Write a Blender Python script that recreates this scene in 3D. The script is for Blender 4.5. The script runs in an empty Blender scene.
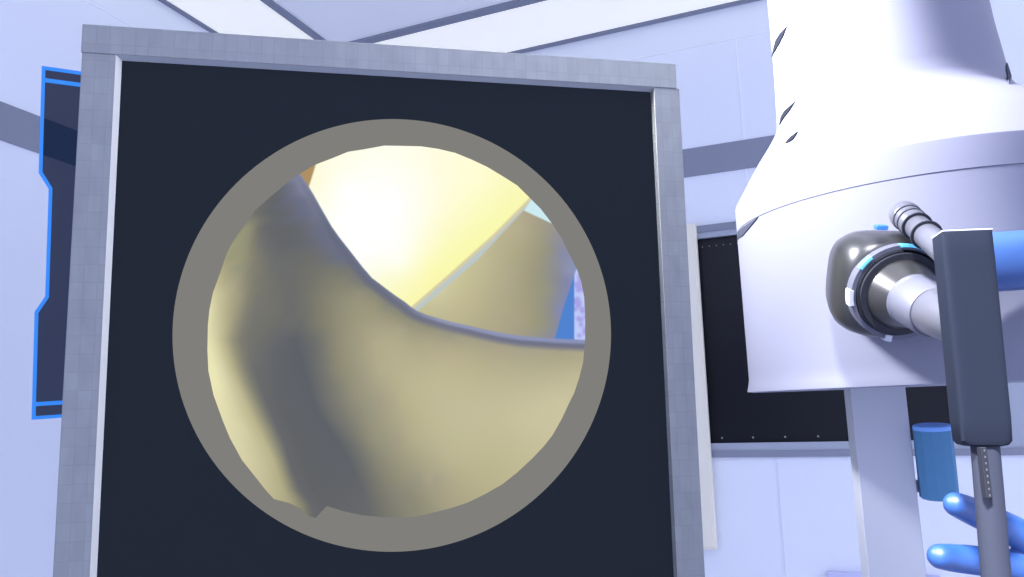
import bpy, bmesh, math, random
import numpy as np
from mathutils import Vector, Matrix
from mathutils.bvhtree import BVHTree

scn = bpy.context.scene
COL = scn.collection
# ---------------------------------------------------------------- camera
EYE = Vector((0.0, 0.0, 1.6))
F = 781.5                                  # focal length in pixels of a 1024 px wide frame
RIGHT = Vector((0.91914664, 0.39341973, -0.01975776))
FWD = Vector((-0.3833178, 0.90484869, 0.1852466))
UP = Vector((0.09075745, -0.16269529, 0.98249342))
cd = bpy.data.cameras.new('camera')
cam = bpy.data.objects.new('camera', cd)
COL.objects.link(cam)
cam.matrix_world = Matrix(((RIGHT.x, UP.x, -FWD.x, EYE.x), (RIGHT.y, UP.y, -FWD.y, EYE.y),
                           (RIGHT.z, UP.z, -FWD.z, EYE.z), (0, 0, 0, 1)))
cd.sensor_fit = 'HORIZONTAL'
cd.sensor_width = 36
cd.lens = F / 1024 * 36
cd.clip_start = 0.02
scn.camera = cam
# ---------------------------------------------------------------- world and lamps
w = bpy.data.worlds.new('world')
scn.world = w
w.use_nodes = True
w.node_tree.nodes['Background'].inputs[0].default_value = (0.62, 0.68, 1.0, 1)
w.node_tree.nodes['Background'].inputs[1].default_value = 1.41
scn.view_settings.view_transform = 'Standard'
scn.view_settings.look = 'None'
scn.view_settings.exposure = 0
scn.view_settings.gamma = 1
scn.view_settings.use_curve_mapping = False


def lamp(name, typ, loc, target, energy, color, **kw):
    ld = bpy.data.lights.new(name, typ)
    ld.energy = energy
    ld.color = color
    for k_, v_ in kw.items():
        setattr(ld, k_, v_)
    o = bpy.data.objects.new(name, ld)
    COL.objects.link(o)
    o.location = loc
    o.rotation_euler = (Vector(target) - Vector(loc)).to_track_quat('-Z', 'Y').to_euler()
    return o


lamp('added_key_spot', 'SPOT', (-1.50, 0.26, 3.10), (0.34, 0.86, 2.68), 2600, (0.97, 0.97, 1.0),
     spot_size=math.radians(70), spot_blend=1.0, shadow_soft_size=0.26)  # unseen key lamp, cone shaped to light the machine from upper left
lamp('added_glove_spot', 'SPOT', (.0, -.50, 2.9), (.08, .73, 1.49), 2100, (0.98, 0.98, 1.0),
     spot_size=math.radians(9), spot_blend=0.5, shadow_soft_size=0.22)  # unseen narrow lamp added for highlights on the gloved fingers


# ---------------------------------------------------------------- geometry helpers
def ray(x, y):
    return RIGHT * ((x - 512) / F) + FWD - UP * ((y - 288.5) / F)


def P(x, y, d):
    return EYE + ray(x, y) * d


def on_y(x, y, Y):
    r = ray(x, y)
    return EYE + r * (Y / r.y)


def lin(h):
    h = h.lstrip('#')
    c = [int(h[i:i + 2], 16) / 255 for i in (0, 2, 4)]
    return tuple(v / 12.92 if v <= 0.04045 else ((v + 0.055) / 1.055) ** 2.4 for v in c)


def mat(name, col, rough=0.6, spec=0.3, metal=0.0, emit=None, es=1.0, coat=0.0):
    m = bpy.data.materials.new(name)
    m.use_nodes = True
    b = m.node_tree.nodes['Principled BSDF']
    if isinstance(col, str):
        col = lin(col)
    b.inputs['Base Color'].default_value = (*col, 1)
    b.inputs['Roughness'].default_value = rough
    b.inputs['Specular IOR Level'].default_value = spec
    b.inputs['Metallic'].default_value = metal
    b.inputs['Coat Weight'].default_value = coat
    if emit is not None:
        e = lin(emit) if isinstance(emit, str) else emit
        b.inputs['Emission Color'].default_value = (*e, 1)
        b.inputs['Emission Strength'].default_value = es
    return m


def noisy(m, scale=8.0, amt=0.06, stretch=(1, 1, 1), detail=4):
    """slight procedural tone variation on the base colour"""
    nt = m.node_tree
    b = nt.nodes['Principled BSDF']
    c = list(b.inputs['Base Color'].default_value)
    tc = nt.nodes.new('ShaderNodeTexCoord')
    mp = nt.nodes.new('ShaderNodeMapping')
    mp.inputs['Scale'].default_value = stretch
    n = nt.nodes.new('ShaderNodeTexNoise')
    n.inputs['Scale'].default_value = scale
    n.inputs['Detail'].default_value = detail
    r = nt.nodes.new('ShaderNodeValToRGB')
    r.color_ramp.elements[0].position = 0.3
    r.color_ramp.elements[1].position = 0.7
    r.color_ramp.elements[0].color = (*[v * (1 - amt) for v in c[:3]], 1)
    r.color_ramp.elements[1].color = (*[min(1, v * (1 + amt)) for v in c[:3]], 1)
    nt.links.new(tc.outputs['Object'], mp.inputs[0])
    nt.links.new(mp.outputs[0], n.inputs['Vector'])
    nt.links.new(n.outputs['Fac'], r.inputs[0])
    nt.links.new(r.outputs[0], b.inputs['Base Color'])
    return m


def link_bm(name, bm, m, parent=None, smooth=False, loc=None, sharp=None):
    me = bpy.data.meshes.new(name)
    bmesh.ops.recalc_face_normals(bm, faces=bm.faces)
    if loc is not None:
        bmesh.ops.translate(bm, vec=-Vector(loc), verts=bm.verts)
    bm.to_mesh(me)
    bm.free()
    if m:
        me.materials.append(m)
    if smooth:
        me.polygons.foreach_set('use_smooth', [True] * len(me.polygons))
        if sharp:
            me.set_sharp_from_angle(angle=math.radians(sharp))
    o = bpy.data.objects.new(name, me)
    COL.objects.link(o)
    if loc is not None:
        o.location = loc
    if parent:
        o.parent = parent
        if loc is None:
            o.matrix_parent_inverse = Matrix.Translation(parent.location).inverted()
        else:
            o.location = Vector(loc) - parent.location
    return o


def tag(o, label=None, cat=None, group=None, kind=None):
    if label:
        o['label'] = label
    if cat:
        o['category'] = cat
    if group:
        o['group'] = group
    if kind:
        o['kind'] = kind
    return o


def empty(name, loc, label, cat, group=None):
    o = bpy.data.objects.new(name, None)
    o.empty_display_size = 0.05
    COL.objects.link(o)
    o.location = loc
    return tag(o, label, cat, group)


def box(bm, lo, hi, mtx=None, bevel=0.0):
    r = bmesh.ops.create_cube(bm, size=1)
    vs = r['verts']
    lo = Vector(lo)
    hi = Vector(hi)
    for v in vs:
        v.co = Vector([(lo[i] + hi[i]) / 2 + v.co[i] * (hi[i] - lo[i]) for i in range(3)])
    if bevel:
        es = list({e for v in vs for e in v.link_edges})
        g = bmesh.ops.bevel(bm, geom=es, offset=bevel, segments=3, affect='EDGES', profile=0.5)
        vs = list({v for f in g['faces'] for v in f.verts} | {v for v in vs if v.is_valid})
    if mtx:
        for v in vs:
            v.co = mtx @ v.co
    return vs


def frame_mtx(origin, z, x_hint):
    z = Vector(z).normalized()
    x = Vector(x_hint)
    x = (x - z * x.dot(z)).normalized()
    y = z.cross(x)
    return Matrix(((x.x, y.x, z.x, origin[0]), (x.y, y.y, z.y, origin[1]), (x.z, y.z, z.z, origin[2]), (0, 0, 0, 1)))


def loft(bm, rings, cap0=True, cap1=True):
    vr = [[bm.verts.new(p) for p in r] for r in rings]
    n = len(vr[0])
    for a, b in zip(vr, vr[1:]):
        for i in range(n):
            bm.faces.new((a[i], a[(i + 1) % n], b[(i + 1) % n], b[i]))
    if cap0:
        bm.faces.new(vr[0][::-1])
    if cap1:
        bm.faces.new(vr[-1])


def lathe(bm, mtx, prof, n=64, cap0=True, cap1=True):
    """prof: (radius, z) pairs in the frame of mtx"""
    loft(bm, [[mtx @ Vector((r * math.cos(2 * math.pi * i / n), r * math.sin(2 * math.pi * i / n), z)) for i in range(n)]
              for r, z in prof], cap0, cap1)


def annulus(bm, mtx, r0, r1, z0, z1, a0=0, a1=2 * math.pi, n=72):
    full = abs(a1 - a0 - 2 * math.pi) < 1e-6
    k = n if full else n + 1
    sec = [(r0, z0), (r1, z0), (r1, z1), (r0, z1)]
    rows = []
    for i in range(k):
        a = a0 + (a1 - a0) * i / n
        rows.append([bm.verts.new(mtx @ Vector((r * math.cos(a), r * math.sin(a), z))) for r, z in sec])
    for i in range(k if full else k - 1):
        A, B = rows[i], rows[(i + 1) % k]
        for j in range(4):
            bm.faces.new((A[j], A[(j + 1) % 4], B[(j + 1) % 4], B[j]))
    if not full:
        bm.faces.new(rows[0])
        bm.faces.new(rows[-1][::-1])


def prism(bm, pts, off):
    """closed polygon (3-D points) extruded by vector off"""
    a = [bm.verts.new(p) for p in pts]
    b = [bm.verts.new(Vector(p) + off) for p in pts]
    n = len(a)
    bm.faces.new(a[::-1])
    bm.faces.new(b)
    for i in range(n):
        bm.faces.new((a[i], a[(i + 1) % n], b[(i + 1) % n], b[i]))


# ---------------------------------------------------------------- materials
M = {}
M['wall'] = noisy(mat('pale_blue_wall_paint', (0.85, 0.885, 0.965), 0.85, 0.1), 1.2, 0.012)
M['ceiling'] = noisy(mat('pale_blue_ceiling_paint', (0.985, 0.985, 0.985), 0.85, 0.05), 1.2, 0.012)
M['floor'] = noisy(mat('pale_grey_floor', (0.82, 0.84, 0.90), 0.6, 0.2), 3, 0.05)
M['band'] = mat('slate_wall_band', (0.27, 0.29, 0.36), 0.7, 0.15)
M['trim_light'] = mat('light_slate_trim', (0.40, 0.44, 0.52), 0.6, 0.2)
M['joint'] = mat('pale_joint', (0.97, 0.97, 1.0), 0.7, 0.2)
M['joint_dark'] = mat('darker_joint', (0.80, 0.82, 0.95), 0.7, 0.2)  # slightly darker than the wall and the pale joints
M['diffuser'] = mat('light_diffuser', (0.8, 0.8, 0.8), 0.5, 0.2, emit=(0.42, 0.42, 0.34), es=1.0)
M['dark_glass'] = mat('black_window_glass', '#16171f', 0.35, 0.25)
M['rivet'] = mat('grey_rivet', (0.35, 0.37, 0.44), 0.4, 0.4)
M['white_shell'] = mat('white_machine_shell', (0.228, 0.235, 0.305), 0.55, 0.10)
M['seam'] = mat('dark_seam', (0.08, 0.085, 0.13), 0.6, 0.1)
M['slot'] = mat('grey_shade_sliver', (0.05, 0.055, 0.085), 0.8, 0.1)  # shade tone for the slivers on the shell
M['post'] = noisy(mat('lavender_grey_post', (0.52, 0.54, 0.60), 0.55, 0.2), 5, 0.03)
M['cabinet'] = mat('white_cabinet', (0.90, 0.86, 0.72), 0.6, 0.2)


# ---------------------------------------------------------------- room shell
BY = 3.384      # back wall
LX = -2.60      # left wall
CZ = 3.5


def struct(name, bm, m, parent=None, smooth=False):
    o = link_bm(name, bm, m, parent, smooth)
    if not parent:
        o['kind'] = 'structure'
    return o


def bx(lo, hi, bevel=0.0):
    bm = bmesh.new()
    box(bm, lo, hi, None, bevel)
    return bm


struct('floor', bx((LX - .1, -1.2, -0.1), (3.2, BY + .1, 0)), M['floor'])
struct('ceiling', bx((LX - .1, -1.2, CZ), (3.2, BY + .1, CZ + .1)), M['ceiling'])
WX0, WX1, WZ0, WZ1 = -1.62, 0.375, 1.553, 2.430     # opening of the dark window
wb = bmesh.new()
# back wall built around the window opening
box(wb, (LX, BY, 0), (WX0, BY + .12, CZ))
box(wb, (WX1, BY, 0), (3.2, BY + .12, CZ))
box(wb, (WX0, BY, 0), (WX1, BY + .12, WZ0))
box(wb, (WX0, BY, WZ1), (WX1, BY + .12, CZ))
struct('wall_back', wb, M['wall'])
struct('wall_left', bx((LX - .12, -1.2, 0), (LX, BY + .12, CZ)), M['wall'])
# slate band round the room, panel joints
struct('trim_1', bx((LX, BY - .006, 2.719), (3.2, BY, 2.849)), M['band'])
struct('trim_2', bx((LX, -1.2, 2.633), (LX + .006, BY - .006, 2.768)), M['band'])
struct('trim_3', bx((LX, BY - .003, 3.332), (3.2, BY, 3.336)), M['joint'])
struct('trim_4', bx((LX, -1.2, 3.303), (LX + .003, BY - .003, 3.307)), M['joint'])
k_ = 5
for x in (-0.318, 0.95, 2.2, -1.6):
    struct('trim_%d' % k_, bx((x - .002, BY - .003, 2.43 + .055), (x + .002, BY, 3.333)), M['joint'])
    k_ += 1
for x in (-0.29, 0.95, -1.6):
    struct('trim_%d' % k_, bx((x - .0018, BY - .003, 0), (x + .0018, BY, 1.49)), M['joint_dark'])
    k_ += 1
# ceiling trims and light strips (an L along the two walls)
T = .036
Y0, Y1 = 2.47 * 1.1875, 2.85 * 1.1875
X0, X1 = -2.195 * 1.1875, -1.825 * 1.1875
for lo, hi in (((LX, BY - T, CZ - .012), (3.2, BY, CZ)),                     # by back wall
               ((LX, -1.2, CZ - .012), (X0 + T, BY - T, CZ)),                # by left wall
               ((X1, Y0, CZ - .012), (3.2, Y0 + .046, CZ)),                  # inner, back
               ((X1 - T, -1.2, CZ - .012), (X1, Y0 + .046, CZ))):            # inner, left
    struct('trim_%d' % k_, bx(lo, hi), M['band'])
    k_ += 1
o = link_bm('ceiling_light', bx((X1 - T, Y0 + .046, CZ - .008), (3.2, BY - T, CZ)), M['diffuser'])
tag(o, 'long white ceiling light strip running along the back wall to the right', 'ceiling light', 'white light strips in the ceiling')
o = link_bm('ceiling_light', bx((X0 + T, -1.2, CZ - .008), (X1 - T, BY - T, CZ)), M['diffuser'])
tag(o, 'long white ceiling light strip running along the left wall', 'ceiling light', 'white light strips in the ceiling')

# dark window in the back wall
win = struct('window_1', bx((WX0, BY + .012, WZ0), (WX1, BY + .03, WZ1)), M['dark_glass'])
tag(win, 'wide black window in the back wall behind the white machine')
fr = bmesh.new()
box(fr, (WX0 - .05, BY - .018, WZ1 + .026), (WX1 + .3, BY, WZ1 + .056))
box(fr, (WX0 - .05, BY - .012, WZ0 - .058), (WX1 + .6, BY, WZ0 - .032))
struct('window_frame', fr, M['band'], win)
fr = bmesh.new()
box(fr, (WX0 - .05, BY - .012, WZ1), (WX1 + .3, BY + .011, WZ1 + .026))
box(fr, (WX0 - .05, BY - .006, WZ0 - .032), (WX1 + .6, BY + .011, WZ0))
box(fr, (WX1, BY - .004, WZ0), (WX1 + .3, BY + .011, WZ1))
box(fr, (WX0 - .05, BY - .004, WZ0), (WX0, BY + .011, WZ1))
struct('window_trim', fr, M['trim_light'], win)
for zz, sp, x00, r_ in ((WZ1 - .034, .03, -.529, .0026), (WZ0 + .021, .125, -.501, .0042)):
    x = x00 - sp * 3
    c = 0
    while x < WX1 - .02 and c < 22:
        rb = bmesh.new()
        lathe(rb, frame_mtx((x, BY + .012, zz), (0, -1, 0), (1, 0, 0)), [(r_, 0), (r_ * .8, .004), (r_ * .3, .0055)], 10, False, True)
        struct('rivet', rb, M['rivet'], win, True)
        x += sp
        c += 1

# white wall cabinet whose right edge shows past the monitor
cab = empty('wall_cabinet', (-.9, BY, 1.135), 'narrow white cabinet on the back wall, mostly hidden behind the big display stand', 'cabinet')
CXR = on_y(711.6, 443.5, BY - .075).x - .016
cb = bmesh.new()
box(cb, (-1.25, BY - .050, 1.135), (CXR + .004, BY - .019, 2.492), None, .004)
link_bm('body', cb, M['cabinet'], cab)
cb = bmesh.new()
box(cb, (-1.24, BY - .058, 1.145), (-.905, BY - .0505, 2.44), None, .002)
link_bm('door', cb, M['cabinet'], cab)
cb = bmesh.new()
box(cb, (-.899, BY - .058, 1.145), (CXR - .004, BY - .0505, 2.44), None, .002)
link_bm('door', cb, M['cabinet'], cab)

# low wall rail, seen each side of the machine's post
r0 = on_y(827, 570.5, BY)
rl = bmesh.new()
box(rl, (r0.x, BY - .03, r0.z - .05), (.25, BY - .0005, r0.z), None, .004)
o = link_bm('wall_rail', rl, noisy(mat('blue_grey_rail', (0.60, 0.63, 0.88), .6, .2), 6, .02))
tag(o, 'low blue grey rail on the back wall crossing behind the machine post', 'rail')

# ---------------------------------------------------------------- see-through blue panel at the left
pc = P(45, 72, 1.95)
ph = (RIGHT * 1.53 + FWD * 1 - UP * .016).normalized()
pn = ph.cross(Vector((0, 0, 1))).normalized()
if pn.dot(EYE - pc) < 0:
    pn = -pn


def on_plane(x, y, org, nrm):
    r = ray(x, y)
    return EYE + r * ((org - EYE).dot(nrm) / r.dot(nrm))


left_px = [(43.5, 68.5), (40.5, 173), (50.5, 189), (47, 297), (36.5, 312.5), (33.5, 418)]
lp = [on_plane(x, y, pc, pn) for x, y in left_px]
WID = 0.62
uz = (pn.cross(ph)).normalized()
uz = uz if uz.z > 0 else -uz


def pl2(p):
    d = p - lp[0]
    return (d.dot(ph), d.z - d.dot(ph) * 0)


L2 = [(d.dot(ph), d.dot(uz)) for d in [p - lp[0] for p in lp]]
R2 = [(WID - u, z) for u, z in L2]


def pp(u, z, off=0.0):
    return lp[0] + ph * u + uz * z + pn * off


panel = empty('status_board', pp(L2[-1][0] + .2, L2[-1][1]), 'see-through dark navy panel with glowing blue outline, left of the big display', 'panel')
gm = bpy.data.materials.new('smoked_navy_glass')
gm.use_nodes = True
nt = gm.node_tree
nt.nodes.clear()
out = nt.nodes.new('ShaderNodeOutputMaterial')
tr = nt.nodes.new('ShaderNodeBsdfTransparent')
tr.inputs[0].default_value = (.074, .062, .068, 1)
em = nt.nodes.new('ShaderNodeEmission')
em.inputs[0].default_value = (.003, .0155, .05, 1)
ad = nt.nodes.new('ShaderNodeAddShader')
nt.links.new(tr.outputs[0], ad.inputs[0])
nt.links.new(em.outputs[0], ad.inputs[1])
nt.links.new(ad.outputs[0], out.inputs[0])
pg = bmesh.new()
f_ = [pg.verts.new(pp(u, z)) for u, z in L2 + R2[::-1]]
pg.faces.new(f_)
link_bm('glass_pane', pg, gm, panel)
M['neon'] = mat('glowing_blue_edge', (.01, .05, .2), .5, .2, emit='#2f82e4', es=1.0)


def tube_path(bm, pts, r, n=8, closed=False):
    pts = [Vector(p) for p in pts]
    rings = []
    m_ = len(pts)
    prev = None
    for i, p in enumerate(pts):
        if closed:
            t = (pts[(i + 1) % m_] - pts[i - 1]).normalized()
        else:
            t = (pts[min(i + 1, m_ - 1)] - pts[max(i - 1, 0)]).normalized()
        h = prev if prev is not None else (Vector((0, 0, 1)) if abs(t.z) < .9 else Vector((1, 0, 0)))
        x = (h - t * h.dot(t)).normalized()
        y = t.cross(x)
        prev = x
        rr = r[i] if isinstance(r, (list, tuple)) else r
        rings.append([p + (x * math.cos(2 * math.pi * j / n) + y * math.sin(2 * math.pi * j / n)) * rr for j in range(n)])
    if closed:
        rings.append(rings[0])
    vr = [[bm.verts.new(q) for q in rg] for rg in (rings[:-1] if closed else rings)]
    k = len(vr)
    for i in range(k if closed else k - 1):
        A, B = vr[i], vr[(i + 1) % k]
        for j in range(n):
            bm.faces.new((A[j], A[(j + 1) % n], B[(j + 1) % n], B[j]))
    if not closed:
        bm.faces.new(vr[0][::-1])
        bm.faces.new(vr[-1])


def strip(bm, pts, wd, th, closed):
    """flat bar following a polyline lying in the panel plane (mitred)"""
    n = len(pts)
    rows = []
    for i in range(n):
        a = Vector(pts[i - 1]) if (closed or i) else None
        b = Vector(pts[i])
        c = Vector(pts[(i + 1) % n]) if (closed or i < n - 1) else None
        d1 = (b - a).normalized() if a is not None else None
        d2 = (c - b).normalized() if c is not None else d1
        if d1 is None:
            d1 = d2
        n1 = Vector((-d1.y, d1.x))
        n2 = Vector((-d2.y, d2.x))
        mm = (n1 + n2).normalized()
        mm *= (wd / 2) / max(.3, mm.dot(n1))
        rows.append([bm.verts.new(pp(b.x + s * mm.x, b.y + s * mm.y, t)) for s, t in ((-1, .001), (1, .001), (1, th), (-1, th))])
    for i in range(n if closed else n - 1):
        A, B = rows[i], rows[(i + 1) % n]
        for j in range(4):
            bm.faces.new((A[j], A[(j + 1) % 4], B[(j + 1) % 4], B[j]))
    if not closed:
        bm.faces.new(rows[0])
        bm.faces.new(rows[-1][::-1])


pb = bmesh.new()
strip(pb, [Vector(p) for p in L2 + R2[::-1]], .0078, .006, True)
link_bm('outline', pb, M['neon'], panel)
for (ax, ay) in ((43.2, 80.5), (34.3, 404.3)):
    q = on_plane(ax, ay, pc, pn) - lp[0]
    pb = bmesh.new()
    strip(pb, [Vector((q.dot(ph) + .002, q.dot(uz))), Vector((WID - q.dot(ph) - .002, q.dot(uz)))], .0092, .006, False)
    link_bm('crossbar', pb, M['neon'], panel)

# ---------------------------------------------------------------- big display showing the endoscope view
mh = Vector((4226 - 512, 0, 0))
H_ = (RIGHT * ((4363 - 512) / F) + FWD - UP * ((312.7 - 288.5) / F)).normalized()     # along the rails
V_ = (RIGHT * ((389.5 - 512) / F) + FWD - UP * ((-5390 - 288.5) / F)).normalized()    # up the stiles
V_ = (V_ - H_ * V_.dot(H_)).normalized()
N_ = H_.cross(V_).normalized()
MO = P(392, 335, 1.46)                     # ring centre on the screen plane
if N_.dot(EYE - MO) < 0:
    N_ = -N_
MONF = .018                                # front of the frame stands proud of the screen


def mp_(x, y, off=0.0):
    """pixel -> point on the screen plane lifted by off"""
    return on_plane(x, y, MO + N_ * off, N_)


mon_base = MO - V_ * .62
mon = empty('display_stand', mon_base, 'large upright display in a thick brushed grey frame showing a round endoscope picture', 'display')
# frame corner points: front outer, front inner, back inner
fo = {'tl': (82, 25), 'tr': (677, 64)}
M['frame'] = mat('brushed_grey_frame', (0.27, 0.285, 0.30), .6, .2)
nt = M['frame'].node_tree
b = nt.nodes['Principled BSDF']
tc = nt.nodes.new('ShaderNodeTexCoord')
n1 = nt.nodes.new('ShaderNodeTexNoise')
n1.inputs['Scale'].default_value = 45
n1.inputs['Detail'].default_value = 5
mpn = nt.nodes.new('ShaderNodeMapping')
mpn.inputs['Scale'].default_value = (1, 1, .35)
br = nt.nodes.new('ShaderNodeTexBrick')
br.offset = 0
br.inputs['Scale'].default_value = 1
br.inputs['Mortar Size'].default_value = .0016
br.inputs['Brick Width'].default_value = .022
br.inputs['Row Height'].default_value = .031
br.inputs['Mortar Smooth'].default_value = 1
br.inputs['Color1'].default_value = (.268, .285, .297, 1)
br.inputs['Color2'].default_value = (.288, .305, .318, 1)
br.inputs['Mortar'].default_value = (.250, .268, .280, 1)
mx = nt.nodes.new('ShaderNodeMix')
mx.data_type = 'RGBA'
mx.blend_type = 'MULTIPLY'
mx.inputs[0].default_value = .55
rp = nt.nodes.new('ShaderNodeValToRGB')
rp.color_ramp.elements[0].position = .3
rp.color_ramp.elements[1].position = .72
rp.color_ramp.elements[0].color = (.82, .83, .86, 1)
rp.color_ramp.elements[1].color = (1.1, 1.1, 1.1, 1)
nt.links.new(tc.outputs['Object'], mpn.inputs[0])
nt.links.new(mpn.outputs[0], n1.inputs['Vector'])
cmb = nt.nodes.new('ShaderNodeCombineXYZ')
sp_ = nt.nodes.new('ShaderNodeSeparateXYZ')
nt.links.new(tc.outputs['Object'], sp_.inputs[0])
nt.links.new(sp_.outputs[0], cmb.inputs[0])
nt.links.new(sp_.outputs[2], cmb.inputs[1])
nt.links.new(cmb.outputs[0], br.inputs['Vector'])
nt.links.new(n1.outputs['Fac'], rp.inputs[0])
nt.links.new(br.outputs['Color'], mx.inputs[6])
nt.links.new(rp.outputs[0], mx.inputs[7])
nt.links.new(mx.outputs[2], b.inputs['Base Color'])
M['reveal'] = mat('lit_side_trim', (0.93, 0.93, 0.84), .55, .2)  # light on the side reveals put into a paler base colour
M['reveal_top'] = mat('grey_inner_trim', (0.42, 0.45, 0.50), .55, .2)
M['screen'] = mat('dark_navy_screen', (.004, .005, .007), .9, 0.0, emit='#212733', es=.9)
FT = MONF
FB = -.055


def to2(p):
    d = p - MO
    return d.dot(H_), d.dot(V_)


def P2(u, v, off):
    return MO + H_ * u + V_ * v + N_ * off


oL = to2(mp_(68, 300, FT))[0]
oR = to2(mp_(690.5, 300, FT))[0]
oT = to2(mp_(380, 44.3, FT))[1]
iLf = to2(mp_(103.5, 300, FT))[0]
iLb = to2(mp_(110.3, 300, 0))[0]
iRf = to2(mp_(664.3, 300, FT))[0]
iRb = to2(mp_(661, 300, 0))[0]
iTf = to2(mp_(380, 70.6, FT))[1]
iTb = to2(mp_(380, 76.0, 0))[1]
iB = -(iTf) * 1.02
oB = iB - (oT - iTf)


def rail(name, quad_front, quad_back, m, label=None):
    bm_ = bmesh.new()
    prism(bm_, [P2(u, v, FT) for u, v in quad_front], -N_ * (FT - FB))
    o_ = link_bm(name, bm_, m, mon)
    if label:
        o_['label'] = label
    return o_


# local frame so the brushed pattern follows the stand
def rail_local(name, u0, u1, v0, v1, ft=FT):
    bm_ = bmesh.new()
    box(bm_, (u0, FB, v0), (u1, ft, v1), None, .0012)
    me = bpy.data.meshes.new(name)
    bmesh.ops.recalc_face_normals(bm_, faces=bm_.faces)
    bm_.to_mesh(me)
    bm_.free()
    me.materials.append(M['frame'])
    o_ = bpy.data.objects.new(name, me)
    COL.objects.link(o_)
    mw = Matrix(((H_.x, N_.x, V_.x, MO.x), (H_.y, N_.y, V_.y, MO.y), (H_.z, N_.z, V_.z, MO.z), (0, 0, 0, 1)))
    o_.parent = mon
    o_.matrix_parent_inverse = Matrix.Translation(mon.location).inverted()
    o_.matrix_basis = mw
    return o_


rail_local('top_rail', oL - .0015, oR - .006, iTf, oT, FT + .002)
rail_local('side_rail', oL, iLf, iB, iTf)
rail_local('side_rail', iRf, oR, iB, iTf)
rail_local('bottom_rail', oL, oR, oB, iB)


def wedge(name, a, b_, c, d, m):
    """sloping inner trim strip: a,b on the front edge, c,d on the screen edge"""
    bm_ = bmesh.new()
    q = [P2(*a, FT), P2(*b_, FT), P2(*c, 0.0005), P2(*d, 0.0005)]
    q2 = [P2(*a, -.004), P2(*b_, -.004)]
    v = [bm_.verts.new(p) for p in q + q2 + [P2(*c, -.004), P2(*d, -.004)]]
    for f4 in ((0, 1, 2, 3), (4, 7, 6, 5), (0, 4, 5, 1), (3, 2, 6, 7), (0, 3, 7, 4), (1, 5, 6, 2)):
        bm_.faces.new([v[i] for i in f4])
    return link_bm(name, bm_, m, mon)


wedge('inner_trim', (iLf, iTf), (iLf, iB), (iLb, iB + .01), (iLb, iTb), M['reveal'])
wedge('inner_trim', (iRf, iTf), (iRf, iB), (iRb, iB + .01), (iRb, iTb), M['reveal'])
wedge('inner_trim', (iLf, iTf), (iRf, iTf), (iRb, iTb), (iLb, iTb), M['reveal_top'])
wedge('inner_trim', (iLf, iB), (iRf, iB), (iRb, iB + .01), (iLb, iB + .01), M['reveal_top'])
sb = bmesh.new()
prism(sb, [P2(u, v, 0) for u, v in ((iLf + .001, iTf - .001), (iRf - .001, iTf - .001), (iRf - .001, iB + .001), (iLf + .001, iB + .001))], -N_ * .03)
screen = link_bm('screen', sb, M['screen'], mon)
for su in (oL + .2, oR - .2):
    bm_ = bmesh.new()
    fp = P2(su, oB, -.02)
    box(bm_, (fp.x - .04, fp.y - .05, .03), (fp.x + .04, fp.y + .05, fp.z + .01), None, .008)
    link_bm('leg', bm_, M['frame'], mon)
    bm_ = bmesh.new()
    box(bm_, (fp.x - .06, fp.y - .22, 0.0), (fp.x + .06, fp.y + .22, .035), None, .012)
    link_bm('foot', bm_, M['frame'], mon)

# --- the round picture on the screen: grey ring and the endoscope image
ring_m = mat('picture_ring', (.0, .0, .0), .9, 0.0, emit='#807f7b', es=1.0)
inner = [(384, 145.8), (400, 146), (421, 146.5), (438, 149), (455, 153), (471, 159.5), (487, 167), (502, 176), (517, 185.5), (530, 198.4), (540.6, 209), (551, 222.5),
         (561.7, 238.7), (567.6, 251.6), (572, 260), (577, 270), (581, 282), (584, 297), (585, 318), (585, 338), (583, 362), (579, 378), (574, 393), (570, 401), (561.5, 419), (552.5, 435),
         (543, 447), (532, 458.5), (517, 472.5), (502.5, 484), (485, 494), (467.5, 502.5), (451, 508), (435, 512), (425, 514.5), (410.5, 517.2), (396, 517.5), (382, 517),
         (361, 515), (343, 511), (327, 506), (321, 512), (315.7, 518), (308, 516), (300, 508), (289.5, 503), (274, 499), (265, 489), (256.7, 478.4), (242, 460),
         (230, 438), (223, 421), (213.6, 395), (208.5, 371), (207.5, 350), (208, 325), (209.5, 310), (213, 293), (221, 271), (226, 256), (230, 247), (237, 236), (244, 226), (249.5, 218),
         (255.6, 210), (272, 195.6), (292.5, 178.5), (300.7, 173.5), (315, 165), (331.5, 158.7), (348, 152), (364, 149.5)]
NR = 180
cx, cy = 392.0, 335.0
ang_in = [math.atan2(y - 333, x - 396) for x, y in inner]
inner2 = []
for i in range(len(inner)):          # subdivide the inner edge
    a, b2 = inner[i], inner[(i + 1) % len(inner)]
    for t in (0, 1 / 3, 2 / 3):
        inner2.append((a[0] + (b2[0] - a[0]) * t, a[1] + (b2[1] - a[1]) * t))
rb = bmesh.new()
vi, vo = [], []
RO_U = (to2(mp_(611, 335))[0] - to2(mp_(172.5, 335))[0]) / 2
UC = (to2(mp_(611, 335))[0] + to2(mp_(172.5, 335))[0]) / 2
RO_V = (to2(mp_(392, 119))[1] - to2(mp_(392, 552))[1]) / 2
VC = (to2(mp_(392, 119))[1] + to2(mp_(392, 552))[1]) / 2
for x, y in inner2:
    q = to2(mp_(x, y))
    vi.append(rb.verts.new(P2(*q, .0012)))
    a = math.atan2((q[1] - VC) / RO_V, (q[0] - UC) / RO_U)
    vo.append(rb.verts.new(P2(UC + RO_U * math.cos(a), VC + RO_V * math.sin(a), .0012)))
for i in range(len(vi)):
    j = (i + 1) % len(vi)
    rb.faces.new((vi[i], vo[i], vo[j], vi[j]))
rg = link_bm('picture_ring', rb, ring_m, screen)
rg.matrix_parent_inverse = Matrix()
rg['label'] = 'grey ring around the round picture'

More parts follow.
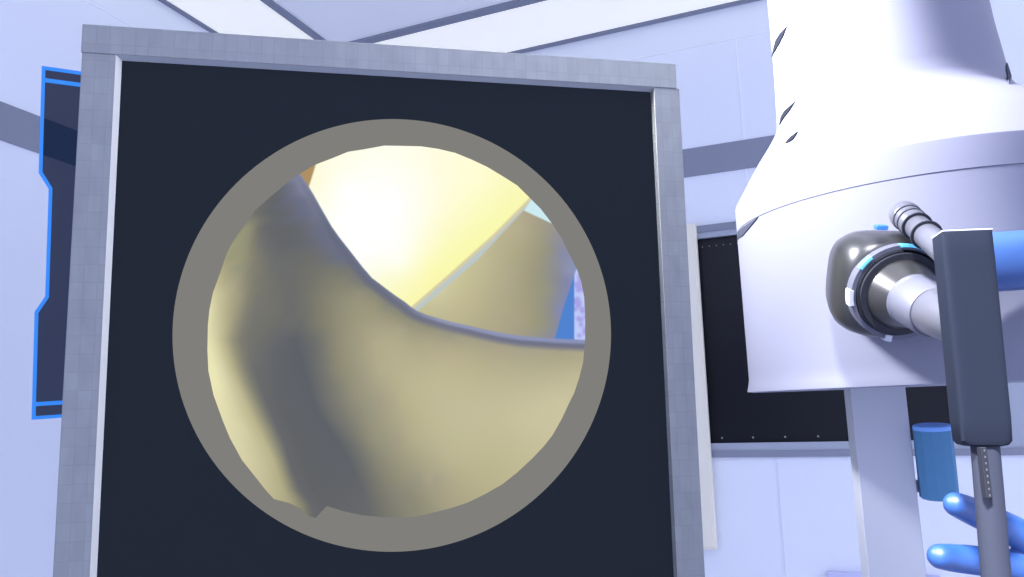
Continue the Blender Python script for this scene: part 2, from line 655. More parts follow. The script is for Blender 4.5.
# image content sampled on a grid in the screen plane
pts = {}
tissue = """300,180,9498b4 305,195,7c8098 290,200,64686c 270,215,66686a 258,225,6e6e68 250,235,84826e 240,240,949478 235,252,9a9a7c 245,262,98977a 228,262,a09e80 222,275,b4ae8c 240,290,aaa288
216,290,cac49c 211,310,e0d8b0 222,305,c8c29a 235,305,b0a888 248,300,8a8878 258,300,7c7a70 210,330,dcd6ac 220,335,c4bd94 232,335,9c9878 243,335,7c7c72 209,350,e8e4b8 218,355,d2cea4 228,350,b0aa88
240,352,7e7e74 260,330,76746c 255,345,74746c 210,370,eae6b8 222,375,e0dab0 235,380,b8b38c 245,385,8c8c78 258,385,68696c 215,390,ece8b6 228,395,dcd4ae 225,412,e2dab4 240,410,cac49c
250,410,a8a484 262,410,78786f 272,405,646668 232,430,dcd6ae 242,430,d2ccaa 255,430,b8b18c 267,430,8c8b78 277,430,686a6c 245,452,d6d2a8 258,452,c0b990 270,455,a09c80 283,455,6c6d6c
262,475,c4bf98 275,475,b0aa88 288,475,7c7c70 298,475,646668 275,492,bab48e 290,497,98957c 302,500,7c7c72 310,512,68686a
250,250,8c8a74 257,262,84826f 262,280,7e7c70 252,275,8f8c78
270,250,6c6e6e 262,240,76766c 280,230,64666a 300,240,66686c 320,225,6a6e80 330,240,6c7080 340,260,6e7284 310,215,6c7088 290,270,70706c 300,290,74746c 310,270,70716c 320,285,78786e 285,320,6e6f6c
270,290,74746c 298,330,6a6c6c 296,345,5f6268 300,380,5e6268 285,400,616366 310,410,5e626c 325,430,60646c 300,440,606266 320,460,616366 330,490,616366 345,480,62646a 310,490,626466 350,507,66676a
275,365,6a6b6c 285,350,686a6b 270,345,70706c 292,300,71726c 275,380,646668 288,430,606266
315,345,76766c 329.5,345,88866f 342,345,94917a 360,345,a29c84 374.6,345,b0a98a 306,345,6a6b6b 321,300,7c7b70 333.5,300,8a8876 346,300,92907a 358,302,97947c 374.6,304,96937a 388,303,84847a
330,272,7a796e 345,276,7e7d72 352,272,74747a 362,285,807f78 360,292,908e7a 313,400,62656c 325,400,70716e 337.6,400,7e7d74 350,400,8e8c78 366,400,9a9780 378.7,400,a49d86 395,400,b0a98c
308,370,62656a 318,372,72726e 332,370,86846f 347,370,949179 364,370,a29c84 380,370,b2ab8c
333.5,440,646870 346,440,72736e 358,440,84836f 370,440,90907a 385,440,9a9780 398,440,a49d86 353,480,64686c 365,480,6e6f6c 378,480,7e7e74 390,480,888672 402,480,92907a 420,480,9c9882
435,480,a69f88 370,508,6a6a6a 385,510,74746c 400,510,7c7c76 415,508,8a8874 430,505,98957e 400,350,b4ad8c 400,330,a8a288 395,318,98957c 385,325,a69f86 405,312,84847a
430,340,aaa388 410,325,98957e 430,327,94917c 450,345,aea68a 450,335,9c9884 480,340,a49e88 500,346,a9a28a 530,345,a49f8a 560,352,a8a288 470,352,b2ab8a 560,366,b4ad8e 500,375,bab392 440,375,beb794 410,385,bcb592
400,400,b6af8c 440,400,c0ba98 500,395,c0ba98 560,400,cac3a0 540,412,cac3a0 520,418,c8c19e 470,420,c2bc9a 430,430,bcb693 510,440,c2bc98 410,440,b0aa8a 450,460,bab492 490,465,bcb690 430,480,a8a186 460,485,b2ab8a
440,500,a49d84 575,360,b0a98c 576,375,beb796 420,360,b6af8e"""
dome = """320,180,fffde0 318,175,fffce0 330,200,fffff0 350,170,fffff0 370,160,fffff2 370,200,ffffff 380,240,ffffff 340,220,ffffff 345,190,ffffff 395,200,ffffff 400,160,fffff0 440,170,fffde0 480,180,fffdd2 510,195,fbf9b8
500,215,fafab4 460,220,fdfbc8 430,200,fffee8 420,220,fffeec 405,240,fffff6 400,262,fffff0 430,270,fcfab8 420,290,fbf8b4 390,280,fcfcd4 405,285,fcfac4 480,235,fafab2 450,255,fbfab4 360,252,ffffff 412,300,fbf8b4 445,230,fdfbca 350,235,ffffff"""
wedge_ = """425,305,c6c096 440,290,d0cba4 432,300,cbc5a0 460,280,c8c298 450,300,c6bf98 480,260,c2bb96 475,300,bcb590 500,250,b8b18e 495,300,b2ac8c 490,325,b0a98a 520,230,b4ac8e 515,280,aca488 520,320,a8a086 540,225,a49d86
540,240,a09c84 535,280,9c9880 535,325,9c987e 548,250,969482 548,290,949484 545,325,949484 556,245,8f8f96 556,275,8c8c94 553,310,8c8c94 548,335,8e8e94 562,255,8a8ca4 565,280,8488a8 558,310,868aac 570,270,8c94b4 466,318,bab38e 440,312,c2bc96 480,310,b8b18e"""


rows_ = """170 280 74788c 288 7c8098 292 8a90a8 300 9498b4 310 9498b4 320 7c8098 330 74788c 340 74788c 350 74788c 360 74788c 370 74788c 380 74788c
186 272 65686c 280 66686c 286 6a6e7c 292 707488 299 7c809a 304 878ba8 310 8a8eac 320 7c8098 330 74788c 345 74788c 360 74788c 380 74788c
200 260 6a6a6a 268 66686a 276 64666a 285 67697a 293 6a6e80 300 6d7188 306 70748a 314 787c92 325 74788c 345 74788c 360 74788c 380 74788c
213 250 78776e 256 706f6c 263 67696b 272 64666a 282 65676b 292 676a74 300 6a6e84 308 6c7088 318 74788e 345 74788c 360 74788c 380 74788c
228 240 8e8c76 247 949478 252 8a8873 257 78776e 264 69696c 272 65676a 284 64666a 298 66686c 310 6a6e7c 320 6b6f86 332 72768c 380 74788c
243 226 9a9a7c 238 9a997b 247 90907a 253 82806f 260 737370 268 696b6d 282 64666a 300 65686c 314 696c76 326 6b6f86 338 6e7288 380 74788c
258 218 a8a484 228 9b9a7c 242 98977a 250 8a8974 257 7f7d71 266 737370 276 6a6c6d 295 6b6c6c 312 6e6e6c 326 6e7074 338 6b6f84 380 6c7084
270 214 bdb791 221 b0aa86 230 a09d80 244 90907a 251 858272 259 7c7b70 270 71716e 283 6b6c6d 300 6f6f6c 318 74746d 332 7a7970 380 70737c
283 212 cec8a0 217 c0ba94 224 b3ad8a 235 a8a186 246 8c8a77 256 7c7a70 270 74746d 283 6d6e6c 297 6e6f6c 312 75756d 328 817f70 345 8e8c78
296 210 d8d2a8 213 d4cea6 219 c8c29b 230 b2ab8a 241 9a9680 249 85836f 257 787770 275 72726d 290 6b6c6c 305 73736c 324 83816f 345 95927b
310 209 e2dcb0 212 dcd6ac 217 ccc69f 227 b4ae8a 238 9a967e 247 817f73 256 767570 272 73736c 292 6b6c6c 308 74746d 327 86846f 350 9c987e
325 208 e4deb2 211 dcd6ac 216 d0caa2 226 b6b08c 235 98947c 243 807f73 252 757470 266 71726c 280 6c6d6c 300 6a6b6b 326 85836f 352 9e9980
340 206 eae6b8 210 e2dcb0 216 d4cea6 224 b8b28e 232 96937c 240 7e7d73 249 74746e 262 6e6f6c 276 66686c 295 5f6268 313 6c6d6c 350 9c987f
355 206 eae6b8 212 e8e2b4 220 d4cea4 228 bab48e 236 96937b 243 7e7e73 250 73736e 264 696b6c 280 616469 300 5e6268 313 696b6c 350 9a967f
370 206 ece8bc 215 eae6b6 223 d8d2aa 232 bcb690 241 95927b 247 7c7c72 255 6b6c6c 268 66686b 284 606368 305 5e6268 315 6a6c6d 352 9b977f
385 208 ece8bc 218 eae6b6 227 dad4ac 238 beb892 246 97947c 252 7e7e73 260 696b6c 272 646669 288 606368 309 5e6269 320 6c6d6c 360 9c987f
400 210 ece8bc 222 e4deb2 231 d8d2aa 244 beb892 253 97947c 259 7c7c72 266 68696c 278 626468 292 606368 313 5f6269 325 6f706e 366 9c987f
415 214 e8e2b4 227 e0dab0 236 d4cea6 250 bcb68f 259 96937b 265 7b7b72 271 67686c 284 616366 300 606368 319 5f6269 331 70716e 373 9c987f
430 220 e4deb0 233 dcd6ae 242 d4cea6 256 bab48e 265 96937b 271 7a7a72 276 67686c 290 616366 306 606368 328 5f6269 340 70716e 380 9c987f
445 228 dcd6ac 240 d8d2aa 249 ccc6a0 262 bab48e 270 96937b 276 7a7a72 281 67686c 295 616366 314 606368 337 5f6369 349 70716e 387 9c987f
460 236 d6d0a6 247 d4cea6 256 c8c29c 269 b8b28c 276 96937b 281 7a7a72 285 67686c 300 616366 322 606368 345 606369 358 72736e 394 9c987f
475 248 ccc69e 255 ccc6a0 263 c2bc96 274 b4ae88 281 949179 286 78786f 290 67686c 305 616366 328 606368 352 626469 365 74746e 402 9c987f
490 260 c4be98 266 c2bc96 271 bab48e 279 b0aa86 287 908d78 292 76766f 297 66686c 310 616366 334 626468 358 64666a 372 76766e 413 9c987f
505 275 bab48e 282 b0aa86 287 a8a282 292 98957c 298 86846f 303 74746e 307 67686c 320 626468 345 64666a 363 67686a 380 78786f 427 9c987f
522 290 a09c80 295 98957c 299 8c8a76 303 80806f 306 76766e 309 6c6d6c 313 67686c 328 636569 352 67686a 368 6a6a6a 388 7a7a70 440 9c987f"""


def row_image():
    """smooth shading of the left folds: twelve colour stations per row, followed down the rows"""
    ys, X, C_ = [], [], []
    for ln in rows_.split('\n'):
        t = ln.split()
        ys.append(float(t[0]))
        sh = 4.0 * min(1, max(0, (ys[-1] - 405) / 40))
        X.append([float(v) + (sh if 2 <= q_ <= 10 else 0) for q_, v in enumerate(t[1::2])])
        C_.append([[int(v[i:i + 2], 16) / 255 for i in (0, 2, 4)] for v in t[2::2]])
    ys, X, C_ = np.array(ys), np.array(X), np.array(C_)
    res = np.zeros((len(Q), 3))
    xb = np.zeros(len(Q))
    for y in gy:
        xs = np.array([np.interp(y, ys, X[:, k]) for k in range(12)])
        cs = np.array([[np.interp(y, ys, C_[:, k, c]) for c in range(3)] for k in range(12)])
        m_ = Q[:, 1] == y
        for c in range(3):
            res[m_, c] = np.interp(Q[m_, 0], xs, cs[:, c])
        xb[m_] = xs[11]
    return res, xb


def ctl(s):
    a = [t.split(',') for t in s.split()]
    xy = np.array([[float(t[0]), float(t[1])] for t in a])
    c = np.array([[int(t[2][i:i + 2], 16) / 255 for i in (0, 2, 4)] for t in a])
    return xy, c


def rbf(s, smooth=1.5):
    xy, c = ctl(s)
    n = len(xy)
    A = -np.linalg.norm(xy[:, None] - xy[None], axis=2) + smooth * np.eye(n) * -1
    K = np.zeros((n + 1, n + 1))
    K[:n, :n] = A
    K[:n, n] = 1
    K[n, :n] = 1
    w_ = np.linalg.solve(K, np.vstack([c, np.zeros((1, 3))]))

    def f(q):
        d = -np.linalg.norm(q[:, None] - xy[None], axis=2)
        return d @ w_[:n] + w_[n]
    return f


STEP = 1.0
gx = np.arange(188, 600, STEP)
gy = np.arange(131, 540, STEP)
GX, GY = np.meshgrid(gx, gy)
Q = np.stack([GX.ravel(), GY.ravel()], 1)


def evalf(fn):
    return np.vstack([fn(Q[i:i + 20000]) for i in range(0, len(Q), 20000)])


C_t0, C_d, C_w = evalf(rbf(tissue)), evalf(rbf(dome)), evalf(rbf(wedge_))
C_r, xb_ = row_image()
bl_ = np.clip((Q[:, 0] - (xb_ - 34)) / 34, 0, 1)
bl_ = (bl_ * bl_ * (3 - 2 * bl_))[:, None]
C_t = C_r * (1 - bl_) + C_t0 * bl_
edge = np.array([(290, 164), (300.7, 174.5), (308.5, 186.4), (313, 193.6), (321, 208), (331.5, 226.4), (339, 237), (353.6, 255.6), (362, 266.5), (372, 278), (380, 284), (388.4, 290.5), (396, 296), (405, 302), (411, 307),
                 (417, 311), (427, 315), (437.6, 318), (452, 322), (466, 325), (483, 329), (500, 332.7), (521, 336), (556, 338.6), (600, 340.5)])


def sdist(poly, inside_sign=1):
    """signed distance to an open polyline, positive on its left/below side (image y down)"""
    best = np.full(len(Q), 1e9)
    sg = np.zeros(len(Q))
    for a, b2 in zip(poly[:-1], poly[1:]):
        d = b2 - a
        t = np.clip(((Q - a) @ d) / (d @ d), 0, 1)
        v = Q - (a + t[:, None] * d)
        ds = np.hypot(v[:, 0], v[:, 1])
        cr = d[0] * (Q[:, 1] - a[1]) - d[1] * (Q[:, 0] - a[0])
        m_ = ds < best - 1e-9
        best = np.where(m_, ds, best)
        sg = np.where(m_, np.sign(cr), sg)
    return best * sg


def step_(d, wd=.6):
    return np.clip(d / (2 * wd) + .5, 0, 1)[:, None]


def hx(s):
    return np.array([int(s[i:i + 2], 16) / 255 for i in (0, 2, 4)])


e = sdist(edge)                                   # > 0 inside the tissue fold
line = np.array([(405.0, 312.2), (412.6, 305.6), (451.5, 271.8), (492.6, 235), (529, 198.4), (545, 182.4)])
g = sdist(line)                                   # > 0 right/below of the yellow edge
line2 = np.array([(405.0, 321), (420.8, 308.7), (439, 293), (478, 259.5), (500.8, 234.8), (524, 210), (531.5, 199), (545, 184)])
g2 = sdist(line2)
img = C_d.copy()
# brown sliver beside the dome
s = sdist(np.array([(320.0, 153), (316, 164), (309, 186.4), (303, 205)]))
img = img * (1 - step_(s)) + hx('ae9064') * step_(s)
# tan rim and pale line, then the tan wall behind
k = step_(g)
img = img * (1 - k) + hx('d6cda6') * k
k = step_(g - 3.2)
img = img * (1 - k) + hx('bcc8c8') * k
k = step_(g2, .7)
wd_ = C_w.copy()
img = img * (1 - k) + wd_ * k
# pale cyan corner at the top right
s1 = sdist(np.array([(518.0, 206.5), (525, 211), (552, 223.5), (575, 234)]))
k = step_(-s1) * step_(g2 - .0)
img = img * (1 - k) + hx('cdecf2') * k
# blue triangle and lavender strip
s2 = -sdist(np.array([(600.0, 215), (575.6, 271), (563, 309), (555, 338), (552, 346)]))
s2 = np.where(Q[:, 0] > 545, np.abs(s2) * np.sign((Q[:, 0] - np.interp(Q[:, 1], [215, 271, 309, 338, 346], [600, 575.6, 563, 555, 552]))), -9)
k = step_(s2 / 1.0) * (Q[:, 1] > 230)[:, None]
img = img * (1 - k) + hx('5083d0') * k
k = step_(Q[:, 0] - 574.3) * step_(Q[:, 1] - 262)
k = k * step_(s2)
rs = np.random.RandomState(3)
blot = np.zeros(len(Q))
for _ in range(22):
    bxy = np.array([rs.uniform(575, 586), rs.uniform(270, 340)])
    blot += np.exp(-((Q - bxy) ** 2).sum(1) / 6.0)
lav = hx('c0ccfa')[None] * (1 - np.clip(blot, 0, 1))[:, None] + hx('a8a4e6')[None] * np.clip(blot, 0, 1)[:, None]
img = img * (1 - k) + lav * k
# tissue fold in front with its pale blue lip and darker crease
hw = np.interp(Q[:, 0], [295, 330, 380, 420, 500, 585], [1.5, 2.2, 3.0, 3.2, 4.0, 4.2])
lipc = np.stack([np.interp(Q[:, 0], [300, 330, 380, 410, 440, 585], [hx(h)[i] for h in ('8a8fae', '686e86', '70748c', '7a7f98', '9298b4', '8a92b8')]) for i in range(3)], 1)
drk = np.stack([np.interp(Q[:, 0], [300, 330, 380, 440, 585], [hx(h)[i] for h in ('7c8098', '666c80', '6a6e7e', '747688', '6f7288')]) for i in range(3)], 1)
tis = C_t.copy()
fall = np.clip((e - hw - 2.5) / 7.0, 0, 1)
fall = (fall * fall * (3 - 2 * fall))[:, None]
tis = drk * (1 - fall) + tis * fall
k = step_(e - hw, 1.2)
tis = lipc * (1 - k) + tis * k
k = step_(e)
img = img * (1 - k) + tis * k
img = np.clip(img, 0, 1)
L_ = np.where(img <= .04045, img / 12.92, ((img + .055) / 1.055) ** 2.4)
# mesh: keep the cells that touch the disc inside the ring
nx, ny = len(gx), len(gy)
ii, jj = np.meshgrid(np.arange(nx - 1), np.arange(ny - 1))
ii, jj = ii.ravel(), jj.ravel()
ccx, ccy = gx[ii] + .5, gy[jj] + .5
keep = ((ccx - 393) / 204.0) ** 2 + ((ccy - 335) / 203.0) ** 2 < 1
ii, jj = ii[keep], jj[keep]
idx = np.stack([jj * nx + ii, (jj + 1) * nx + ii, (jj + 1) * nx + ii + 1, jj * nx + ii + 1], 1)
used = np.unique(idx)
remap = np.full(nx * ny, -1)
remap[used] = np.arange(len(used))
idx = remap[idx]
Ra, Fa, Ua = (np.array(v) for v in (RIGHT, FWD, UP))
D = Ra * ((Q[used, 0:1] - 512) / F) + Fa - Ua * ((Q[used, 1:2] - 288.5) / F)
Na = np.array(N_)
pl0 = np.array(MO + N_ * .0006) - np.array(EYE)
t_ = (pl0 @ Na) / (D @ Na)
co = np.array(EYE) + D * t_[:, None]
me = bpy.data.meshes.new('endoscope_picture')
me.from_pydata(co.tolist(), [], idx.tolist())
ca = me.color_attributes.new('picture', 'FLOAT_COLOR', 'POINT')
ca.data.foreach_set('color', np.hstack([L_[used], np.ones((len(used), 1))]).astype(np.float32).ravel())
im = bpy.data.materials.new('screen_picture')
im.use_nodes = True
nt = im.node_tree
b = nt.nodes['Principled BSDF']
b.inputs['Base Color'].default_value = (0, 0, 0, 1)
b.inputs['Specular IOR Level'].default_value = 0
at_ = nt.nodes.new('ShaderNodeVertexColor')
at_.layer_name = 'picture'
nt.links.new(at_.outputs['Color'], b.inputs['Emission Color'])
b.inputs['Emission Strength'].default_value = 1
me.materials.append(im)
o = bpy.data.objects.new('endoscope_picture', me)
COL.objects.link(o)
o.parent = screen
o.matrix_parent_inverse = Matrix()
o['label'] = 'round picture of smooth cream tissue folds and a bright yellow dome'

# ---------------------------------------------------------------- white machine
A_ = Vector((-.002, -.042, 1)).normalized()
BC = Vector((.1092, 1.0725, 1.6 + .2568))
RB = .2275
AX = frame_mtx(BC, A_, (1, 0, 0))
mach = empty('imaging_machine', (BC.x, BC.y, 0), 'large white rounded machine with a thick neck, standing on a lavender grey post', 'medical machine')
xh = (AX.inverted().to_3x3() @ RIGHT)
xh = Vector((xh.x, xh.y, 0)).normalized()
N = 96
prof = [(.19, -.2065, 0), (RB - .004, -.2070, 0), (RB + .003, -.2062, 0), (RB + .003, -.2045, 0), (RB + .0012, -.197, 0), (RB + .0, -.190, 0), (RB, -.183, 0), (RB, -.10, 0), (RB, -.002, 0), (RB, 0.0, 0),
        (RB, .031, 0), (RB - .0002, .0335, 0), (.204, .068, -.003), (.1845, .088, -.010), (.164, .106, -.018), (.149, .119, -.025), (.140, .129, -.029), (.1355, .140, -.0315), (.1335, .155, -.033),
        (.131, .19, -.0345), (.1288, .22, -.036), (.1257, .30, -.039), (.122, .45, -.042), (.12, .8, -.043), (.12, 1.2, -.043), (.12, 1.6, -.043)]
bm = bmesh.new()
rings = []
for r, z, sx in prof:
    rings.append([AX @ (Vector((r * math.cos(2 * math.pi * i / N), r * math.sin(2 * math.pi * i / N), z)) + xh * sx) for i in range(N)])
loft(bm, rings)
bmesh.ops.recalc_face_normals(bm, faces=bm.faces)
bm.normal_update()
shell_tree = BVHTree.FromBMesh(bm)
shell = link_bm('shell', bm, M['white_shell'], mach, True, sharp=26)


def hit(x, y, lift=0.0):
    d = ray(x, y).normalized()
    loc, nrm, i, dist = shell_tree.ray_cast(EYE, d)
    if loc is None:
        return None, None
    if nrm.dot(d) > 0:
        nrm = -nrm
    return loc + nrm * lift, nrm


bm = bmesh.new()
rr = RB + .0002
tube_path(bm, [AX @ Vector((rr * math.cos(2 * math.pi * i / 96), rr * math.sin(2 * math.pi * i / 96), .0005)) for i in range(96)], .0004, 6, True)
link_bm('seam_ring', bm, M['seam'], mach, True)
M['sliver_dark'] = mat('dark_shade_sliver', (0.016, 0.018, 0.028), .8, .05)  # dark slivers laid on the shell stand in for its unlit facets
shade_slivers = [([(772.5, 57), (774, 49), (776.5, 40), (781, 33), (787, 27)], [(772.5, 57), (775.5, 51), (779.5, 44), (783.5, 36), (787, 27)], 'd'),
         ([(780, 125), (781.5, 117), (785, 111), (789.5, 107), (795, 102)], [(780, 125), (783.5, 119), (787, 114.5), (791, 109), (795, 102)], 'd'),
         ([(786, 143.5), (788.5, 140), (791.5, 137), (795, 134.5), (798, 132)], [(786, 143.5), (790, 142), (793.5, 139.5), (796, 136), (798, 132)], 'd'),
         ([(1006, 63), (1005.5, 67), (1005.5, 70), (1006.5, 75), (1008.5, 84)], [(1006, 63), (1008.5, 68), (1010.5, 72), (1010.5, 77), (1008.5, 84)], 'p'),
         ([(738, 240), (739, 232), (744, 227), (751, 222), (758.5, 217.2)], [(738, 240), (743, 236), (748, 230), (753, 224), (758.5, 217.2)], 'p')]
M['sliver_pale'] = mat('pale_shade_sliver', (.055, .06, .085), .8, .05)  # lighter tone of the same painted facet shade
for cA, cB, tone in shade_slivers:
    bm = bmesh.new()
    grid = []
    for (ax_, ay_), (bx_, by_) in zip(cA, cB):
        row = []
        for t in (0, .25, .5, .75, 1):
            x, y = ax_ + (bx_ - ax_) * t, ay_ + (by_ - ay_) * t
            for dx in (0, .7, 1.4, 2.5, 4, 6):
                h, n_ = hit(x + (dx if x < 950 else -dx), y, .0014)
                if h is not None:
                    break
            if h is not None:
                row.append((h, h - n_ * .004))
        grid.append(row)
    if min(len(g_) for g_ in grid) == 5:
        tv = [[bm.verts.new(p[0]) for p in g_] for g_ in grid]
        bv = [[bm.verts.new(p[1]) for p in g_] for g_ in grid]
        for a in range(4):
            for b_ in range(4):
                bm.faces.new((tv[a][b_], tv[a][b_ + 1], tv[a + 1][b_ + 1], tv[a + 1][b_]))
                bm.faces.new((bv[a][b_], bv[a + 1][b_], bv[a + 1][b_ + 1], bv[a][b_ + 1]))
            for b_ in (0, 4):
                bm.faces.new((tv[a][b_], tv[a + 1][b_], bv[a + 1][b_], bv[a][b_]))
        link_bm('shade_sliver', bm, M['sliver_dark'] if tone == 'd' else M['sliver_pale'], mach)

# support post
pt = P(876, 389, 1.03)
bm = bmesh.new()
hd = Vector((RIGHT.x, RIGHT.y, 0)).normalized()
fd = Vector((-hd.y, hd.x, 0))
ang = math.radians(-14)
hx_ = hd * math.cos(ang) + fd * math.sin(ang)
pm = frame_mtx((pt.x, pt.y, 0), (0, 0, 1), hx_)
box(bm, (-.0335, -.010, 0.02), (.0335, .04, pt.z + .03), pm, .0012)
link_bm('support_post', bm, M['post'], mach)
bm = bmesh.new()
box(bm, (-.22, -.2, 0), (.22, .22, .03), pm, .01)
link_bm('base_plate', bm, M['post'], mach)

# blue canister on a bracket from the post
cpos = P(932.3, 429, .99)
cbot = P(939.5, 498, .985)
can = empty('canister', cbot, 'plain blue cylinder on a small grey bracket beside the machine post', 'canister')
M['can'] = mat('matte_blue_plastic', (.10, .26, .44), .7, .1)
ax = (cpos - cbot)
cm = frame_mtx(cbot, ax, RIGHT)
bm = bmesh.new()
hh = ax.length
lathe(bm, cm, [(.0205, 0), (.0225, .0015), (.0225, hh - .001), (.0222, hh)], 12)
link_bm('body', bm, M['can'], can)
bm = bmesh.new()
lathe(bm, cm, [(.0224, hh - .0005), (.0224, hh + .004), (.021, hh + .0055)], 32)
link_bm('lid', bm, mat('light_blue_plastic', (.22, .46, .95), .5, .2), can, True, sharp=30)
b0, b1 = P(896, 486, 1.04), P(930, 486, 1.0)
bm = bmesh.new()
bmx = frame_mtx(b0, b1 - b0, (0, 0, 1))
box(bm, (-.0078, -.004, 0), (.0078, .004, (b1 - b0).length), bmx, .001)
link_bm('bracket', bm, M['trim_light'], can)

# ---------------------------------------------------------------- endoscope plugged into the machine
p1, p2 = P(898, 291.5, .730), P(938, 314, .655)
nE = (p2 - p1).normalized()
EM = frame_mtx(p1, nE, RIGHT)
endo = empty('endoscope', p1, 'dark metallic endoscope camera head with barrel, knurled knob, long grip bar and rod', 'endoscope')
M['gun'] = mat('gunmetal', (.05, .051, .056), .33, .5, .55)
M['gun_dark'] = mat('dark_rubber', (.022, .024, .033), .45, .3)
M['gun_cone'] = mat('glossy_dark_cone', (.04, .04, .043), .30, .6, .4)
M['steel'] = mat('pale_metal', (.105, .108, .138), .35, .4, .2)
M['ring_grey'] = mat('grey_metal_ring', (.12, .125, .165), .5, .3, .2)
M['bar'] = mat('dark_slate_plastic', (.016, .020, .033), .55, .03)
M['rod'] = mat('slate_rod', (.042, .047, .070), .5, .1)
M['tab_cyan'] = mat('cyan_tab', (.1, .4, .6), .4, .3, emit=(.10, .42, .72), es=1)
M['tab_white'] = mat('white_tab', (.55, .57, .65), .4, .3)


def super_ring(cx_, cy_, a, b_, z, n=64, e_=3.6):
    out_ = []
    for i in range(n):
        t = 2 * math.pi * i / n
        c, s_ = math.cos(t), math.sin(t)
        out_.append(EM @ Vector((cx_ + .002 + .955 * a * math.copysign(abs(c) ** (2 / e_), c), cy_ + .98 * b_ * math.copysign(abs(s_) ** (2 / e_), s_), z)))
    return out_


bm = bmesh.new()
loft(bm, [super_ring(.000, -.001, .044, .044, -.075), super_ring(-.0005, -.0, .0485, .0495, -.055), super_ring(-.001, 0, .0505, .0515, -.040), super_ring(-.001, 0, .0505, .0515, -.026, e_=3.4),
          super_ring(-.0005, 0, .049, .050, -.014, e_=3.2), super_ring(0, 0, .0462, .0472, -.006, e_=2.8), super_ring(0, 0, .0425, .0435, -.002, e_=2.4), super_ring(0, 0, .036, .036, -.001, e_=2.0)])
link_bm('mount_block', bm, M['gun'], endo, True, sharp=50)
bm = bmesh.new()
annulus(bm, EM, .0410, .0452, -.006, .006)
link_bm('outer_ring', bm, M['ring_grey'], endo, True, sharp=30)
bm = bmesh.new()
annulus(bm, EM, .0365, .0405, -.004, .0085, math.radians(95), math.radians(262))
link_bm('inner_ring', bm, M['gun_dark'], endo, True, sharp=30)
bm = bmesh.new()
annulus(bm, EM, .0325, .0385, -.003, .012, 0, 2 * math.pi)
link_bm('locking_collar', bm, M['gun_dark'], endo, True, sharp=30)


def tab(a0, a1, r0, r1, z0, z1, m, name='tab'):
    bm_ = bmesh.new()
    annulus(bm_, EM, r0, r1, z0, z1, math.radians(a0), math.radians(a1), 10)
    return link_bm(name, bm_, m, endo)


tab(66, 97, .0435, .0458, .0, .0070, M['tab_cyan'])
tab(132, 150, .0436, .0460, .0, .0070, M['tab_cyan'])
tab(177, 196, .0436, .0474, -.002, .0080, M['tab_white'])
tab(257, 265, .0410, .0470, -.002, .0080, M['tab_white'])
tb = P(881, 227.3, .722)
bm = bmesh.new()
bmx = frame_mtx(tb, nE, RIGHT)
box(bm, (-.0055, -.0022, -.004), (.0055, .0022, .004), bmx, .0015)
link_bm('blue_bit', bm, mat('emissive_blue', (.02, .08, .5), .4, .3, emit=(.05, .2, .85), es=1), endo)  # small blue block with its own emission
bm = bmesh.new()
lathe(bm, EM, [(.0335, .0), (.0335, .011), (.0325, .014), (.0285, .024), (.025, .033), (.023, .037), (.012, .038)], 64)
link_bm('cone', bm, M['gun_cone'], endo, True, sharp=40)
bm = bmesh.new()
lathe(bm, EM, [(.0225, .030), (.0238, .031), (.0245, .0335), (.0243, .036), (.0232, .0375), (.0228, .070), (.0215, .073)], 64)
link_bm('barrel', bm, M['ring_grey'], endo, True, sharp=30)
p3 = P(953, 318, .634)
EM2 = frame_mtx(EM @ Vector((.0, .0, .066)), p3 - (EM @ Vector((0, 0, .066))), RIGHT)
bm = bmesh.new()
lathe(bm, EM2, [(.0175, -.002), (.0198, .000), (.0207, .003), (.0207, .058), (.019, .062)], 64)
link_bm('eyepiece', bm, M['steel'], endo, True, sharp=40)
# knurled knob tube
k0, k1 = P(905, 215.5, .745), P(956, 262, .628)
KM = frame_mtx(k0, k1 - k0, RIGHT)
kl = (k1 - k0).length
bm = bmesh.new()
lathe(bm, KM, [(.006, -.012), (.010, -.0105), (.0128, -.006), (.0136, 0), (.0136, .007), (.0128, .0085)], 48)
link_bm('end_cap', bm, M['steel'], endo, True, sharp=40)
bm = bmesh.new()
pf = []
z = .0087
while z < .030:
    pf += [(.0122, z), (.0127, z + .0006), (.0122, z + .0012)]
    z += .0018
lathe(bm, KM, [(.0118, .007)] + pf + [(.0115, .032)], 48)
link_bm('knurled_sleeve', bm, M['steel'], endo, True)
for zz in (.0086, .0195, .0335, .058):
    bm = bmesh.new()
    annulus(bm, KM, .0105, .01325, zz, zz + .0018)
    link_bm('band', bm, M['gun_dark'], endo, True, sharp=30)
bm = bmesh.new()
lathe(bm, KM, [(.0104, .030), (.0108, .031), (.0108, kl)], 48)
link_bm('light_post', bm, M['steel'], endo, True, sharp=40)
